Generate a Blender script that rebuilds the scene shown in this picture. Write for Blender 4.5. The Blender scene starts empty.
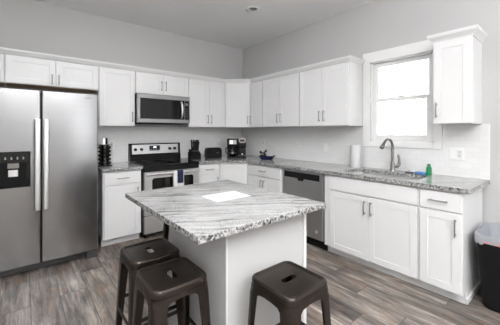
import bpy, bmesh, math, random
from mathutils import Vector, Matrix
random.seed(7)
S = bpy.context.scene
COL = S.collection
R = math.radians
PI = math.pi

# ------------------------------------------------------------------ camera
cam = bpy.data.objects.new('camera', bpy.data.cameras.new('camera'))
COL.objects.link(cam)
cam.data.sensor_width = 36.0
cam.data.lens = 278.0 / 500.0 * 36.0
cam.data.shift_x = 0.0024
cam.data.shift_y = -0.0622
cam.data.clip_start = 0.02
cam.location = (-3.199, -4.117, 1.3352)
cam.rotation_euler = (R(90), 0, -0.6828)
S.camera = cam

# ------------------------------------------------------------------ light + exposure
S.view_settings.view_transform = 'Standard'
S.view_settings.look = 'None'
S.view_settings.gamma = 1.0
S.view_settings.use_curve_mapping = False
S.view_settings.exposure = 0.47
W = bpy.data.worlds.new('sky'); S.world = W
W.use_nodes = True
bg = W.node_tree.nodes['Background']
bg.inputs['Color'].default_value = (0.97, 0.985, 1.0, 1)
bg.inputs['Strength'].default_value = 2.4


def area(name, loc, rot, sx, sy, power, color=(1, 1, 1)):
    l = bpy.data.lights.new(name, 'AREA')
    l.shape = 'RECTANGLE'; l.size = sx; l.size_y = sy
    l.energy = power; l.color = color
    o = bpy.data.objects.new(name, l); COL.objects.link(o)
    o.location = loc; o.rotation_euler = rot
    return o


# the photographer's flash bounced off the ceiling behind the camera, and an added fill panel under the kitchen ceiling
area('bounce_flash', (-2.9, -5.5, 2.05), (R(180), 0, 0), 1.8, 1.8, 215, (0.985, 0.99, 1.0))
area('ceiling_fill', (-2.5, -2.1, 2.86), (0, 0, 0), 2.0, 1.2, 24, (0.99, 0.99, 1.0))

# ------------------------------------------------------------------ mesh helpers


class MB:
    def __init__(s):
        s.bm = bmesh.new()

    def _add(s, b, mat=None):
        if mat is not None:
            bmesh.ops.transform(b, matrix=mat, verts=b.verts)
        m = bpy.data.meshes.new('t'); b.to_mesh(m); b.free()
        s.bm.from_mesh(m); bpy.data.meshes.remove(m)
        return s

    def box(s, x0, x1, y0, y1, z0, z1, bev=0.0, seg=1, mat=None):
        b = bmesh.new()
        bmesh.ops.create_cube(b, size=1)
        bmesh.ops.scale(b, vec=(abs(x1 - x0), abs(y1 - y0), abs(z1 - z0)), verts=b.verts)
        bmesh.ops.translate(b, vec=((x0 + x1) / 2, (y0 + y1) / 2, (z0 + z1) / 2), verts=b.verts)
        if bev > 0:
            bmesh.ops.bevel(b, geom=list(b.edges), offset=bev, segments=seg, affect='EDGES', profile=0.5)
        return s._add(b, mat)

    def cyl(s, p0, p1, r0, r1=None, n=20):
        if r1 is None: r1 = r0
        return s.tube([p0, p1], [r0, r1], n)

    def tube(s, pts, r, n=12, cap=True):
        b = bmesh.new()
        pts = [Vector(p) for p in pts]
        if not isinstance(r, (list, tuple)): r = [r] * len(pts)
        t = (pts[1] - pts[0]).normalized()
        u = t.cross(Vector((0, 0, 1)))
        if u.length < 1e-4: u = t.cross(Vector((1, 0, 0)))
        u.normalize()
        rings = []
        for i, p in enumerate(pts):
            a = pts[max(i - 1, 0)]; c = pts[min(i + 1, len(pts) - 1)]
            t = (c - a).normalized()
            u = (u - t * u.dot(t)).normalized()
            v = t.cross(u)
            rings.append([b.verts.new(p + (u * math.cos(2 * PI * k / n) + v * math.sin(2 * PI * k / n)) * r[i]) for k in range(n)])
        for A, B in zip(rings, rings[1:]):
            for k in range(n):
                b.faces.new((A[k], A[(k + 1) % n], B[(k + 1) % n], B[k]))
        if cap:
            b.faces.new(rings[0][::-1]); b.faces.new(rings[-1])
        bmesh.ops.recalc_face_normals(b, faces=b.faces)
        return s._add(b)

    def loft(s, loops, cap0=True, cap1=True, closed=True):
        b = bmesh.new()
        rings = [[b.verts.new(p) for p in L] for L in loops]
        n = len(rings[0])
        for A, B in zip(rings, rings[1:]):
            for k in range(n if closed else n - 1):
                b.faces.new((A[k], A[(k + 1) % n], B[(k + 1) % n], B[k]))
        if cap0: b.faces.new(rings[0][::-1])
        if cap1: b.faces.new(rings[-1])
        bmesh.ops.recalc_face_normals(b, faces=b.faces)
        return s._add(b)

    def lathe(s, prof, c=(0, 0, 0), n=28, cap0=True, cap1=True):
        return s.loft([[(c[0] + r * math.cos(2 * PI * k / n), c[1] + r * math.sin(2 * PI * k / n), c[2] + z) for k in range(n)] for r, z in prof], cap0, cap1)

    def prism(s, poly, z0, z1, bev=0.0):
        b = bmesh.new()
        vs = [b.verts.new((x, y, z0)) for x, y in poly]
        f = b.faces.new(vs)
        e = bmesh.ops.extrude_face_region(b, geom=[f])
        bmesh.ops.translate(b, vec=(0, 0, z1 - z0), verts=[v for v in e['geom'] if isinstance(v, bmesh.types.BMVert)])
        bmesh.ops.recalc_face_normals(b, faces=b.faces)
        if bev:
            bmesh.ops.bevel(b, geom=list(b.edges), offset=bev, segments=2, affect='EDGES', profile=0.5)
        return s._add(b)

    def slab(s, poly, hole, z0, z1):
        """flat plate with a hole"""
        b = bmesh.new()
        ed = []
        for L in (poly, hole):
            vs = [b.verts.new((x, y, z1)) for x, y in L]
            for k in range(len(vs)): ed.append(b.edges.new((vs[k], vs[(k + 1) % len(vs)])))
        r = bmesh.ops.triangle_fill(b, edges=ed, use_beauty=True, use_dissolve=False, normal=(0, 0, 1))
        fs = list(b.faces)
        e = bmesh.ops.extrude_face_region(b, geom=fs)
        bmesh.ops.translate(b, vec=(0, 0, z0 - z1), verts=[v for v in e['geom'] if isinstance(v, bmesh.types.BMVert)])
        bmesh.ops.recalc_face_normals(b, faces=b.faces)
        return s._add(b)

    def sweep(s, path, prof, closed_prof=True):
        """profile (outward, z) along a horizontal polyline, mitred; outward is to the right of travel"""
        b = bmesh.new()
        P = [Vector(p) for p in path]
        rings = []
        for i, p in enumerate(P):
            ns = []
            for a, c in ((i - 1, i), (i, i + 1)):
                if 0 <= a and c < len(P):
                    d = (P[c] - P[a]).normalized(); ns.append(Vector((d.y, -d.x)))
            if len(ns) == 2:
                m = (ns[0] + ns[1]); m = m / m.dot(ns[0])
            else: m = ns[0]
            rings.append([b.verts.new((p.x + m.x * o, p.y + m.y * o, z)) for o, z in prof])
        n = len(prof)
        for A, B in zip(rings, rings[1:]):
            for k in range(n):
                b.faces.new((A[k], A[(k + 1) % n], B[(k + 1) % n], B[k]))
        b.faces.new(rings[0][::-1]); b.faces.new(rings[-1])
        bmesh.ops.recalc_face_normals(b, faces=b.faces)
        return s._add(b)

    def build(s, name, mat, parent=None, smooth=None, loc=None):
        m = bpy.data.meshes.new(name)
        s.bm.to_mesh(m); s.bm.free()
        m.materials.append(mat)
        if smooth is not None:
            for p in m.polygons: p.use_smooth = True
            m.set_sharp_from_angle(angle=R(smooth))
        o = bpy.data.objects.new(name, m)
        COL.objects.link(o)
        if parent is not None: o.parent = parent
        if loc is not None: o.location = loc
        return o


def rrect(hx, hy, r, z, n=6, cx=0, cy=0):
    pts = []
    for sx, sy, a0 in ((1, 1, 0), (-1, 1, 90), (-1, -1, 180), (1, -1, 270)):
        for k in range(n + 1):
            a = R(a0 + 90 * k / n)
            pts.append((cx + sx * (hx - r) + r * math.cos(a), cy + sy * (hy - r) + r * math.sin(a), z))
    return pts


def tag(o, label, cat, group=None):
    o['label'] = label; o['category'] = cat
    if group: o['group'] = group
    return o


def thing(name, label, cat, loc=(0, 0, 0), rz=0, group=None):
    o = bpy.data.objects.new(name, None); COL.objects.link(o)
    o.empty_display_size = 0.1
    o.location = loc; o.rotation_euler = (0, 0, rz)
    return tag(o, label, cat, group)


def struct(o):
    o['kind'] = 'structure'
    return o


def copy_tree(o, parent=None):
    c = o.copy(); COL.objects.link(c)
    if parent is not None: c.parent = parent
    for ch in list(o.children): copy_tree(ch, c)
    return c


# ------------------------------------------------------------------ materials
def new_mat(name):
    m = bpy.data.materials.new(name); m.use_nodes = True
    nt = m.node_tree
    return m, nt, nt.nodes['Principled BSDF']


def N(nt, typ, **kw):
    n = nt.nodes.new(typ)
    for k, v in kw.items():
        if k.startswith('i_'):
            n.inputs[k[2:].replace('_', ' ')].default_value = v
        else: setattr(n, k, v)
    return n


def L(nt, a, b): nt.links.new(a, b)


def ramp(nt, fac, stops):
    n = nt.nodes.new('ShaderNodeValToRGB')
    cr = n.color_ramp
    while len(cr.elements) < len(stops): cr.elements.new(0.5)
    for e, (p, c) in zip(cr.elements, stops):
        e.position = p
        e.color = (c, c, c, 1) if isinstance(c, (int, float)) else (*c, 1)
    L(nt, fac, n.inputs['Fac'])
    return n.outputs['Color']


def coords(nt, scale=(1, 1, 1), rot=(0, 0, 0), world=True):
    if world:
        src = nt.nodes.new('ShaderNodeNewGeometry').outputs['Position']
    else:
        src = nt.nodes.new('ShaderNodeTexCoord').outputs['Object']
    mp = nt.nodes.new('ShaderNodeMapping')
    mp.inputs['Scale'].default_value = scale; mp.inputs['Rotation'].default_value = rot
    L(nt, src, mp.inputs['Vector'])
    return mp.outputs['Vector']


def noise(nt, vec, scale, detail=4, rough=0.55, dist=0.0):
    n = N(nt, 'ShaderNodeTexNoise', i_Scale=scale, i_Detail=detail, i_Roughness=rough, i_Distortion=dist)
    L(nt, vec, n.inputs['Vector'])
    return n.outputs['Fac']


def mix(nt, a, b, fac, mode='MIX'):
    n = nt.nodes.new('ShaderNodeMix'); n.data_type = 'RGBA'; n.blend_type = mode
    ins = [i for i in n.inputs if i.type == 'RGBA']
    for sock, v in ((ins[0], a), (ins[1], b)):
        if isinstance(v, (tuple, list)): sock.default_value = (*v, 1)
        else: L(nt, v, sock)
    f = n.inputs[0]
    if isinstance(fac, (int, float)): f.default_value = fac
    else: L(nt, fac, f)
    return [o for o in n.outputs if o.type == 'RGBA'][0]


def bump(nt, bs, h, strength=0.2, dist=0.002):
    n = N(nt, 'ShaderNodeBump', i_Strength=strength, i_Distance=dist)
    L(nt, h, n.inputs['Height']); L(nt, n.outputs['Normal'], bs.inputs['Normal'])


def simple(name, col, rough=0.5, metal=0.0, var=0.04, nscale=8, spec=0.5):
    """plain material with a faint procedural mottling"""
    m, nt, bs = new_mat(name)
    v = noise(nt, coords(nt), nscale, 3)
    c0 = tuple(max(0, c * (1 - var)) for c in col); c1 = tuple(min(1, c * (1 + var)) for c in col)
    L(nt, ramp(nt, v, [(0.3, c0), (0.7, c1)]), bs.inputs['Base Color'])
    bs.inputs['Roughness'].default_value = rough
    bs.inputs['Metallic'].default_value = metal
    bs.inputs['Specular IOR Level'].default_value = spec
    return m


def brushed(name, col, rough=0.3, axis='z', amt=0.015):
    m, nt, bs = new_mat(name)
    sc = {'z': (240, 240, 2), 'x': (2, 240, 240)}[axis]
    v = noise(nt, coords(nt, sc), 1.0, 0)
    L(nt, ramp(nt, v, [(0.3, tuple(c * (1 - amt) for c in col)), (0.7, tuple(min(1, c * (1 + amt)) for c in col))]), bs.inputs['Base Color'])
    L(nt, ramp(nt, v, [(0.3, rough * 0.98), (0.7, rough * 1.02)]), bs.inputs['Roughness'])
    bs.inputs['Metallic'].default_value = 1.0
    return m


def paint(name, col, scale=160, st=0.06):
    m, nt, bs = new_mat(name)
    vec = coords(nt)
    v = noise(nt, vec, 1.6, 3)
    L(nt, ramp(nt, v, [(0.3, tuple(c * 0.985 for c in col)), (0.7, tuple(c * 1.015 for c in col))]), bs.inputs['Base Color'])
    bs.inputs['Roughness'].default_value = 0.7
    bs.inputs['Specular IOR Level'].default_value = 0.25
    bump(nt, bs, noise(nt, vec, scale, 2), st, 0.001)
    return m


def granite(name):
    m, nt, bs = new_mat(name)
    vec = coords(nt, (1, 1, 1), (0, 0, R(33)))
    warp = N(nt, 'ShaderNodeTexNoise', i_Scale=3.0, i_Detail=3.0); L(nt, vec, warp.inputs['Vector'])
    add = N(nt, 'ShaderNodeVectorMath', operation='MULTIPLY_ADD')
    L(nt, warp.outputs['Color'], add.inputs[0]); add.inputs[1].default_value = (0.10, 0.10, 0.10); L(nt, vec, add.inputs[2])
    st = N(nt, 'ShaderNodeMapping'); st.inputs['Scale'].default_value = (2.2, 34, 16)
    L(nt, add.outputs[0], st.inputs['Vector'])
    streak = noise(nt, st.outputs[0], 1.0, 7, 0.68)
    base = ramp(nt, streak, [(0.28, (0.035, 0.034, 0.033)), (0.375, (0.21, 0.207, 0.203)), (0.45, (0.37, 0.368, 0.365)), (0.62, (0.51, 0.508, 0.505))])
    blotch = noise(nt, vec, 130, 3, 0.6)
    c2 = mix(nt, base, (0.16, 0.155, 0.15), ramp(nt, blotch, [(0.52, 0.0), (0.70, 0.75)]))
    vo = N(nt, 'ShaderNodeTexVoronoi', i_Scale=125.0); L(nt, vec, vo.inputs['Vector'])
    dens = noise(nt, add.outputs[0], 9, 3)
    msk = N(nt, 'ShaderNodeMath', operation='MULTIPLY')
    L(nt, ramp(nt, vo.outputs['Distance'], [(0.25, 1.0), (0.42, 0.0)]), msk.inputs[0])
    L(nt, ramp(nt, dens, [(0.45, 0.0), (0.62, 0.95)]), msk.inputs[1])
    c3 = mix(nt, c2, (0.035, 0.032, 0.03), msk.outputs[0])
    # the cut edge shows denser, coarser grains than the polished face
    ge = nt.nodes.new('ShaderNodeNewGeometry'); se = nt.nodes.new('ShaderNodeSeparateXYZ')
    L(nt, ge.outputs['True Normal'], se.inputs[0])
    edge = ramp(nt, se.outputs['Z'], [(0.3, 1.0), (0.8, 0.0)])
    en = noise(nt, vec, 60, 4, 0.78)
    ec = ramp(nt, en, [(0.39, (0.02, 0.02, 0.02)), (0.45, (0.14, 0.137, 0.133)), (0.52, (0.34, 0.335, 0.33)), (0.62, (0.60, 0.59, 0.58))])
    c3 = mix(nt, c3, ec, edge)
    L(nt, c3, bs.inputs['Base Color'])
    bs.inputs['Roughness'].default_value = 0.09
    return m


def tile(name, horiz):
    """white subway tile; horiz = 'x' or 'y' world axis the courses run along"""
    m, nt, bs = new_mat(name)
    g = nt.nodes.new('ShaderNodeNewGeometry'); sp = nt.nodes.new('ShaderNodeSeparateXYZ'); cb = nt.nodes.new('ShaderNodeCombineXYZ')
    L(nt, g.outputs['Position'], sp.inputs[0])
    L(nt, sp.outputs['X' if horiz == 'x' else 'Y'], cb.inputs['X']); L(nt, sp.outputs['Z'], cb.inputs['Y'])
    br = N(nt, 'ShaderNodeTexBrick', i_Scale=1.0, i_Mortar_Size=0.0016, i_Mortar_Smooth=0.3, i_Brick_Width=0.104, i_Row_Height=0.052)
    br.inputs['Color1'].default_value = (0.77, 0.77, 0.765, 1); br.inputs['Color2'].default_value = (0.80, 0.80, 0.795, 1)
    br.inputs['Mortar'].default_value = (0.71, 0.71, 0.705, 1)
    L(nt, cb.outputs[0], br.inputs['Vector'])
    L(nt, br.outputs['Color'], bs.inputs['Base Color'])
    bs.inputs['Roughness'].default_value = 0.22
    inv = N(nt, 'ShaderNodeMath', operation='SUBTRACT'); inv.inputs[0].default_value = 1.0
    L(nt, br.outputs['Fac'], inv.inputs[1])
    bump(nt, bs, inv.outputs[0], 0.15, 0.001)
    return m


def planks(name):
    m, nt, bs = new_mat(name)
    g = nt.nodes.new('ShaderNodeNewGeometry'); sp = nt.nodes.new('ShaderNodeSeparateXYZ')
    L(nt, g.outputs['Position'], sp.inputs[0])

    def M(op, a, b=None):
        n = N(nt, 'ShaderNodeMath', operation=op)
        for i, v in enumerate((a, b)):
            if v is None: continue
            if isinstance(v, (int, float)): n.inputs[i].default_value = v
            else: L(nt, v, n.inputs[i])
        return n.outputs[0]
    u = M('DIVIDE', M('ADD', sp.outputs['X'], 3.152), 0.19)
    col = M('FLOOR', u)
    wn = N(nt, 'ShaderNodeTexWhiteNoise', noise_dimensions='1D'); L(nt, col, wn.inputs['W'])
    v = M('ADD', M('DIVIDE', sp.outputs['Y'], 1.22), wn.outputs['Value'])
    row = M('FLOOR', v)
    cb = nt.nodes.new('ShaderNodeCombineXYZ'); L(nt, col, cb.inputs[0]); L(nt, row, cb.inputs[1])
    w2 = N(nt, 'ShaderNodeTexWhiteNoise', noise_dimensions='2D'); L(nt, cb.outputs[0], w2.inputs['Vector'])
    # grain, offset per plank
    off = N(nt, 'ShaderNodeVectorMath', operation='MULTIPLY_ADD')
    L(nt, w2.outputs['Color'], off.inputs[0]); off.inputs[1].default_value = (9, 9, 9); L(nt, g.outputs['Position'], off.inputs[2])
    mp = N(nt, 'ShaderNodeMapping'); mp.inputs['Scale'].default_value = (26, 2.6, 1); L(nt, off.outputs[0], mp.inputs['Vector'])
    grain = noise(nt, mp.outputs[0], 1.0, 8, 0.68, 0.6)
    mp2 = N(nt, 'ShaderNodeMapping'); mp2.inputs['Scale'].default_value = (6, 1.5, 1); L(nt, off.outputs[0], mp2.inputs['Vector'])
    blot = noise(nt, mp2.outputs[0], 1.0, 5, 0.6, 0.4)
    base = ramp(nt, w2.outputs['Value'], [(0.0, (0.075, 0.063, 0.057)), (0.35, (0.135, 0.116, 0.104)), (0.6, (0.22, 0.20, 0.185)), (1.0, (0.36, 0.30, 0.25))])
    mp3 = N(nt, 'ShaderNodeMapping'); mp3.inputs['Scale'].default_value = (10, 3.6, 1); L(nt, off.outputs[0], mp3.inputs['Vector'])
    knot = noise(nt, mp3.outputs[0], 1.0, 6, 0.7, 1.2)
    c = mix(nt, base, ramp(nt, blot, [(0.36, (0.045, 0.039, 0.036)), (0.47, (0.14, 0.122, 0.110)), (0.56, (0.25, 0.22, 0.195)), (0.68, (0.46, 0.41, 0.36))]), 0.65)
    c = mix(nt, c, ramp(nt, grain, [(0.36, (0.03, 0.03, 0.03)), (0.5, (0.47, 0.47, 0.47)), (0.64, (1.0, 1.0, 1.0))]), 0.58, 'OVERLAY')
    c = mix(nt, c, (0.05, 0.042, 0.038), ramp(nt, knot, [(0.28, 0.75), (0.40, 0.0)]))
    c = mix(nt, c, (0.24, 0.135, 0.08), ramp(nt, knot, [(0.52, 0.0), (0.68, 0.7)]))
    # joints
    fu = M('FRACT', u); fv = M('FRACT', v)
    du = M('MULTIPLY', M('MINIMUM', fu, M('SUBTRACT', 1.0, fu)), 0.19)
    dv = M('MULTIPLY', M('MINIMUM', fv, M('SUBTRACT', 1.0, fv)), 1.22)
    j = M('MINIMUM', du, dv)
    jm = ramp(nt, j, [(0.0008, 1.0), (0.0028, 0.0)])
    c = mix(nt, c, (0.03, 0.027, 0.025), jm)
    L(nt, c, bs.inputs['Base Color'])
    L(nt, ramp(nt, grain, [(0.3, 0.5), (0.7, 0.36)]), bs.inputs['Roughness'])
    bump(nt, bs, grain, 0.12, 0.002)
    return m


def glass(name):
    """thin clear window glass: see-through with a faint mirror"""
    m = bpy.data.materials.new(name); m.use_nodes = True
    nt = m.node_tree; nt.nodes.clear()
    out = nt.nodes.new('ShaderNodeOutputMaterial'); mx = nt.nodes.new('ShaderNodeMixShader')
    tr_ = nt.nodes.new('ShaderNodeBsdfTransparent'); gl = nt.nodes.new('ShaderNodeBsdfGlossy')
    tr_.inputs['Color'].default_value = (0.95, 0.96, 0.96, 1); gl.inputs['Roughness'].default_value = 0.02
    fr_ = N(nt, 'ShaderNodeFresnel', i_IOR=1.45)
    L(nt, fr_.outputs[0], mx.inputs[0]); L(nt, tr_.outputs[0], mx.inputs[1]); L(nt, gl.outputs[0], mx.inputs[2])
    L(nt, mx.outputs[0], out.inputs['Surface'])
    return m


M_ = dict(
    wall=paint('grey_wall_paint', (0.56, 0.556, 0.552)),
    ceil=paint('ceiling_paint', (0.86, 0.86, 0.86)),
    trimw=simple('white_trim_paint', (0.84, 0.84, 0.835), 0.4, var=0.01),
    cab=simple('white_cabinet_paint', (0.765, 0.765, 0.765), 0.35, var=0.01),
    granite=granite('speckled_granite'),
    tilex=tile('subway_tile_range', 'x'), tiley=tile('subway_tile_sink', 'y'),
    floor=planks('rustic_planks'),
    steel=brushed('brushed_steel', (0.37, 0.37, 0.374), 0.24, 'x'),
    steel_range=brushed('range_steel', (0.66, 0.66, 0.66), 0.42, 'x'),
    steel_dark=brushed('dark_brushed_steel', (0.56, 0.56, 0.563), 0.34, 'x'),
    chrome=simple('bright_steel', (0.86, 0.86, 0.86), 0.32, 1.0, 0.02),
    nickel=simple('brushed_nickel', (0.30, 0.29, 0.28), 0.3, 1.0, 0.04),
    pull=simple('pull_metal', (0.36, 0.355, 0.35), 0.35, 1.0, 0.03),
    black=simple('black_plastic', (0.006, 0.006, 0.006), 0.35, spec=0.25),
    matte=simple('matte_black', (0.007, 0.007, 0.007), 0.7, spec=0.2),
    bglass=simple('black_glass', (0.004, 0.004, 0.004), 0.06, spec=0.4),
    grey=simple('dark_grey_plastic', (0.06, 0.06, 0.062), 0.45),
    fridge_side=simple('fridge_side', (0.10, 0.10, 0.102), 0.5),
    bronze=simple('gunmetal_stool', (0.054, 0.044, 0.037), 0.27, 0.75, 0.10, 14),
    wood=simple('raw_wood', (0.42, 0.26, 0.13), 0.6, 0, 0.15, 20),
    white=simple('white_plastic', (0.82, 0.82, 0.81), 0.4, var=0.01),
    paper=simple('paper', (0.66, 0.66, 0.66), 0.8, var=0.01),
    towelw=simple('white_towel', (0.78, 0.78, 0.78), 0.9, 0, 0.05, 60),
    navy=simple('navy_cloth', (0.010, 0.018, 0.055), 0.9, 0, 0.15, 60),
    navyg=simple('navy_glaze', (0.006, 0.011, 0.045), 0.25),
    green=simple('green_soap', (0.01, 0.23, 0.085), 0.2),
    greend=simple('green_cap', (0.01, 0.16, 0.06), 0.4),
    blue=simple('blue_sponge', (0.10, 0.24, 0.52), 0.85, 0, 0.1, 80),
    bag=simple('bin_liner', (0.34, 0.35, 0.375), 0.3),
    red=simple('red_print', (0.75, 0.25, 0.22), 0.5),
    olive=simple('dark_wrapper', (0.014, 0.015, 0.010), 0.4, spec=0.3),
    glass=glass('window_glass'),
    house=simple('pale_siding', (0.8, 0.8, 0.8), 0.8, var=0.02),
    roof=simple('pale_shingle', (0.82, 0.82, 0.82), 0.9, 0, 0.06, 30),
    bark=simple('pale_bark', (0.62, 0.58, 0.52), 0.9, 0, 0.15, 12),
    lawn=simple('winter_lawn', (0.42, 0.42, 0.36), 0.95, 0, 0.15, 3),
)


def lit(name, col, e):
    m, nt, bs = new_mat(name)
    bs.inputs['Base Color'].default_value = (*col, 1)
    bs.inputs['Emission Color'].default_value = (*col, 1); bs.inputs['Emission Strength'].default_value = e
    return m


M_['display'] = lit('lit_display', (0.75, 0.85, 0.95), 0.9)
M_['panel_lit'] = lit('lit_panel', (0.95, 0.95, 0.95), 0.35)

# ------------------------------------------------------------------ room shell
HC = 2.869; CZ = 0.907; CT = 0.035; UB = 1.402
XL = -4.3; YF = -7.6
struct(MB().box(XL, 0.0, YF, 0.0, -0.1, 0.0).build('floor', M_['floor']))
struct(MB().box(XL, 0.15, YF, 0.15, HC, HC + 0.1).build('ceiling', M_['ceil']))
struct(MB().box(XL - 0.15, 0.15, 0.0, 0.15, -0.1, HC).build('wall_back', M_['wall']))
struct(MB().box(XL - 0.15, XL, YF, 0.0, -0.1, HC).build('wall_left', M_['wall']))
fw = MB()
fw.box(XL, -1.9, YF - 0.15, YF, -0.1, HC).box(-0.4, 0.15, YF - 0.15, YF, -0.1, HC).box(-1.9, -0.4, YF - 0.15, YF, -0.1, 0.9).box(-1.9, -0.4, YF - 0.15, YF, 2.2, HC)
struct(fw.build('wall_front', M_['wall']))
WY0, WY1, WZ0, WZ1 = -2.475, -3.125, 1.215, 2.150
w = MB()
w.box(0, 0.15, YF, 0, -0.1, WZ0).box(0, 0.15, YF, 0, WZ1, HC).box(0, 0.15, WY0, 0, WZ0, WZ1).box(0, 0.15, YF, WY1, WZ0, WZ1)
struct(w.build('wall_right', M_['wall']))
struct(MB().box(-0.014, -0.001, YF, -3.527, 0.0, 0.10, 0.003).build('baseboard_right', M_['trimw']))

# window: casing, jamb, two sashes, panes, sill, lock
wt = MB()
cy0, cy1, cz0, cz1 = -2.386, -3.203, 1.16, 2.262
wt.box(-0.022, -0.0005, cy0, WY0 + 0.004, cz0, cz1, 0.002)
wt.box(-0.022, -0.0005, WY1 - 0.004, cy1, cz0, cz1, 0.002)
wt.box(-0.022, -0.0005, WY0 + 0.004, WY1 - 0.004, WZ1 - 0.005, cz1, 0.002)
wt.box(-0.022, -0.0005, WY0 + 0.004, WY1 - 0.004, cz0, WZ0 + 0.005, 0.002)
win = struct(wt.build('window_1', M_['trimw']))
j = MB()
j.box(0.0, 0.148, WY0 - 0.018, WY0 - 0.001, WZ0 + .001, WZ1 - .001).box(0.0, 0.148, WY1 + 0.001, WY1 + 0.018, WZ0 + .001, WZ1 - .001)
j.box(0.0, 0.148, WY1 + .001, WY0 - .001, WZ1 - 0.018, WZ1 - 0.001).box(0.0, 0.148, WY1 + .001, WY0 - .001, WZ0 + 0.001, WZ0 + 0.018)
j.build('jamb', M_['trimw'], win)


def sash(x0, x1, z0, z1, st, rb, rt):
    a, b = WY0 - 0.019, WY1 + 0.019
    f = MB()
    f.box(x0, x1, a - st, a, z0, z1, 0.002).box(x0, x1, b, b + st, z0, z1, 0.002)
    f.box(x0, x1, b + st, a - st, z0, z0 + rb, 0.002).box(x0, x1, b + st, a - st, z1 - rt, z1, 0.002)
    o = f.build('sash', M_['trimw'], win)
    MB().box((x0 + x1) / 2 - 0.002, (x0 + x1) / 2 + 0.002, b + st - .004, a - st + .004, z0 + rb - .004, z1 - rt + .004).build('pane', M_['glass'], o)
    return o


sash(0.045, 0.08, 1.684, WZ1 - 0.019, 0.040, 0.030, 0.040)
sash(0.005, 0.04, WZ0 + 0.019, 1.716, 0.046, 0.060, 0.032)
MB().box(-0.0235, 0.004, -2.505, -2.478, 1.665, 1.735, 0.004).build('side_latch', M_['white'], win)
MB().box(-0.004, 0.03, -2.835, -2.785, 1.7165, 1.728, 0.003).build('sash_lock', M_['white'], win)

# outside: lawn, neighbour house, bare tree
struct(MB().box(0.6, 30, -22, 22, -0.8, -0.7).build('lawn', M_['lawn']))
hs = thing('house', 'pale neighbouring house seen faintly through the lower window sash', 'house', (11.3, -1.5, -0.7))
MB().loft([[(x, -4, 0), (x, -4, 2.0), (x, 0, 4.2), (x, 4, 2.0), (x, 4, 0)] for x in (0, 7)]).build('house_wall', M_['house'], hs)
for sg_ in (-1, 1):
    MB().loft([[(x, 0, 4.22), (x, sg_ * 4.25, 1.8825), (x, sg_ * 4.25, 2.04), (x, 0, 4.38)] for x in (-.01, 7.3)]).build('roof', M_['roof'], hs)
tr = thing('tree', 'pale bare tree outside the window, seen through the lower sash', 'tree', (5.70, -1.0, -0.7))
t = MB()
t.tube([(0, 0, 0), (0.05, 0, 1.4), (0.0, 0.08, 2.6), (-.1, 0.3, 4.4)], [0.07, 0.06, 0.045, 0.03], 10)
t.build('trunk', M_['bark'], tr, 60)
for p in ([(0.05, 0, 1.7), (0.1, -.35, 2.5), (0.0, -.5, 3.4), (0, -.6, 4.4)], [(0, .08, 2.5), (-.1, .5, 3.1), (0, .9, 4.0)], [(0.0, 0.05, 2.2), (.1, -.1, 3.2), (0.1, -.2, 4.5)]):
    MB().tube(p, [0.035, 0.03, 0.022, 0.012][:len(p)], 8).build('branch', M_['bark'], tr, 60)

# recessed ceiling light
rl = thing('recessed_ceiling_light', 'small round recessed ceiling light with white trim ring', 'ceiling light', (-0.962, -1.45, HC))
MB().lathe([(0.048, -0.0005), (0.050, -0.006), (0.068, -0.010), (0.090, -0.006), (0.092, -0.0005)], n=32, cap0=False, cap1=False).build('trim_ring', M_['white'], rl, 60)
MB().lathe([(0.047, -0.0006), (0.047, -0.004), (0.012, -0.005)], n=24).build('baffle', M_['nickel'], rl, 60)

# ------------------------------------------------------------------ tile backsplashes (tile on the wall)
b = MB().box(-2.50, -0.0085, -0.008, -0.0005, CZ + .0005, UB - .0005)
tag(b.build('tile_backsplash', M_['tilex']), 'white subway tile backsplash on the wall behind the range and coffee maker', 'backsplash')
b = MB().box(-0.008, -0.0005, -3.557, -0.0005, CZ + .0005, cz0 - .001).box(-0.008, -0.0005, cy0 + .001, -0.0005, cz0 - .001, UB - .0005).box(-0.008, -0.0005, -3.557, cy1 - .001, cz0 - .001, UB - .0005)
tag(b.build('tile_backsplash', M_['tiley']), 'white subway tile backsplash on the sink wall under the window', 'backsplash')


# ------------------------------------------------------------------ cabinets (local: front faces -y, x to the right)
def pull(parent, p, length, vertical, y):
    """bar pull on a door or drawer; p = centre x, z"""
    m = MB()
    h = length / 2
    d = 0.026
    if vertical:
        m.tube([(p[0], y - d, p[1] - h), (p[0], y - d - .003, p[1]), (p[0], y - d, p[1] + h)], 0.0052, 10)
        for s in (-1, 1): m.tube([(p[0], y, p[1] + s * h * 0.78), (p[0], y - d, p[1] + s * h * 0.78)], [0.0058, 0.0045], 8)
    else:
        m.tube([(p[0] - h, y - d, p[1]), (p[0], y - d - .003, p[1]), (p[0] + h, y - d, p[1])], 0.0052, 10)
        for s in (-1, 1): m.tube([(p[0] + s * h * 0.78, y, p[1]), (p[0] + s * h * 0.78, y - d, p[1])], [0.0058, 0.0045], 8)
    return m.build('handle', M_['pull'], parent, 50)


def shaker(parent, x0, x1, z0, z1, yf, name='door', flat=False, rail=0.058):
    """yf = carcass front plane; the door stands 20 mm proud"""
    m = MB(); t = 0.020
    y0, y1 = yf - t, yf - 0.0005
    if flat:
        m.box(x0, x1, y0, y1, z0, z1, 0.002)
    else:
        r = min(rail, (z1 - z0) * 0.3)
        m.box(x0, x0 + rail, y0, y1, z0, z1, 0.0015).box(x1 - rail, x1, y0, y1, z0, z1, 0.0015)
        m.box(x0 + rail, x1 - rail, y0, y1, z0, z0 + r, 0.0015).box(x0 + rail, x1 - rail, y0, y1, z1 - r, z1, 0.0015)
        m.box(x0 + rail - .002, x1 - rail + .002, y0 + 0.004, y1, z0 + r - .002, z1 - r + .002)
    return m.build(name, M_['cab'], parent)


HL = 0.135
UZT = 2.135     # top of the upper carcasses
BT = CZ - CT    # top of the base carcasses
DEP = 0.305


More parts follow.
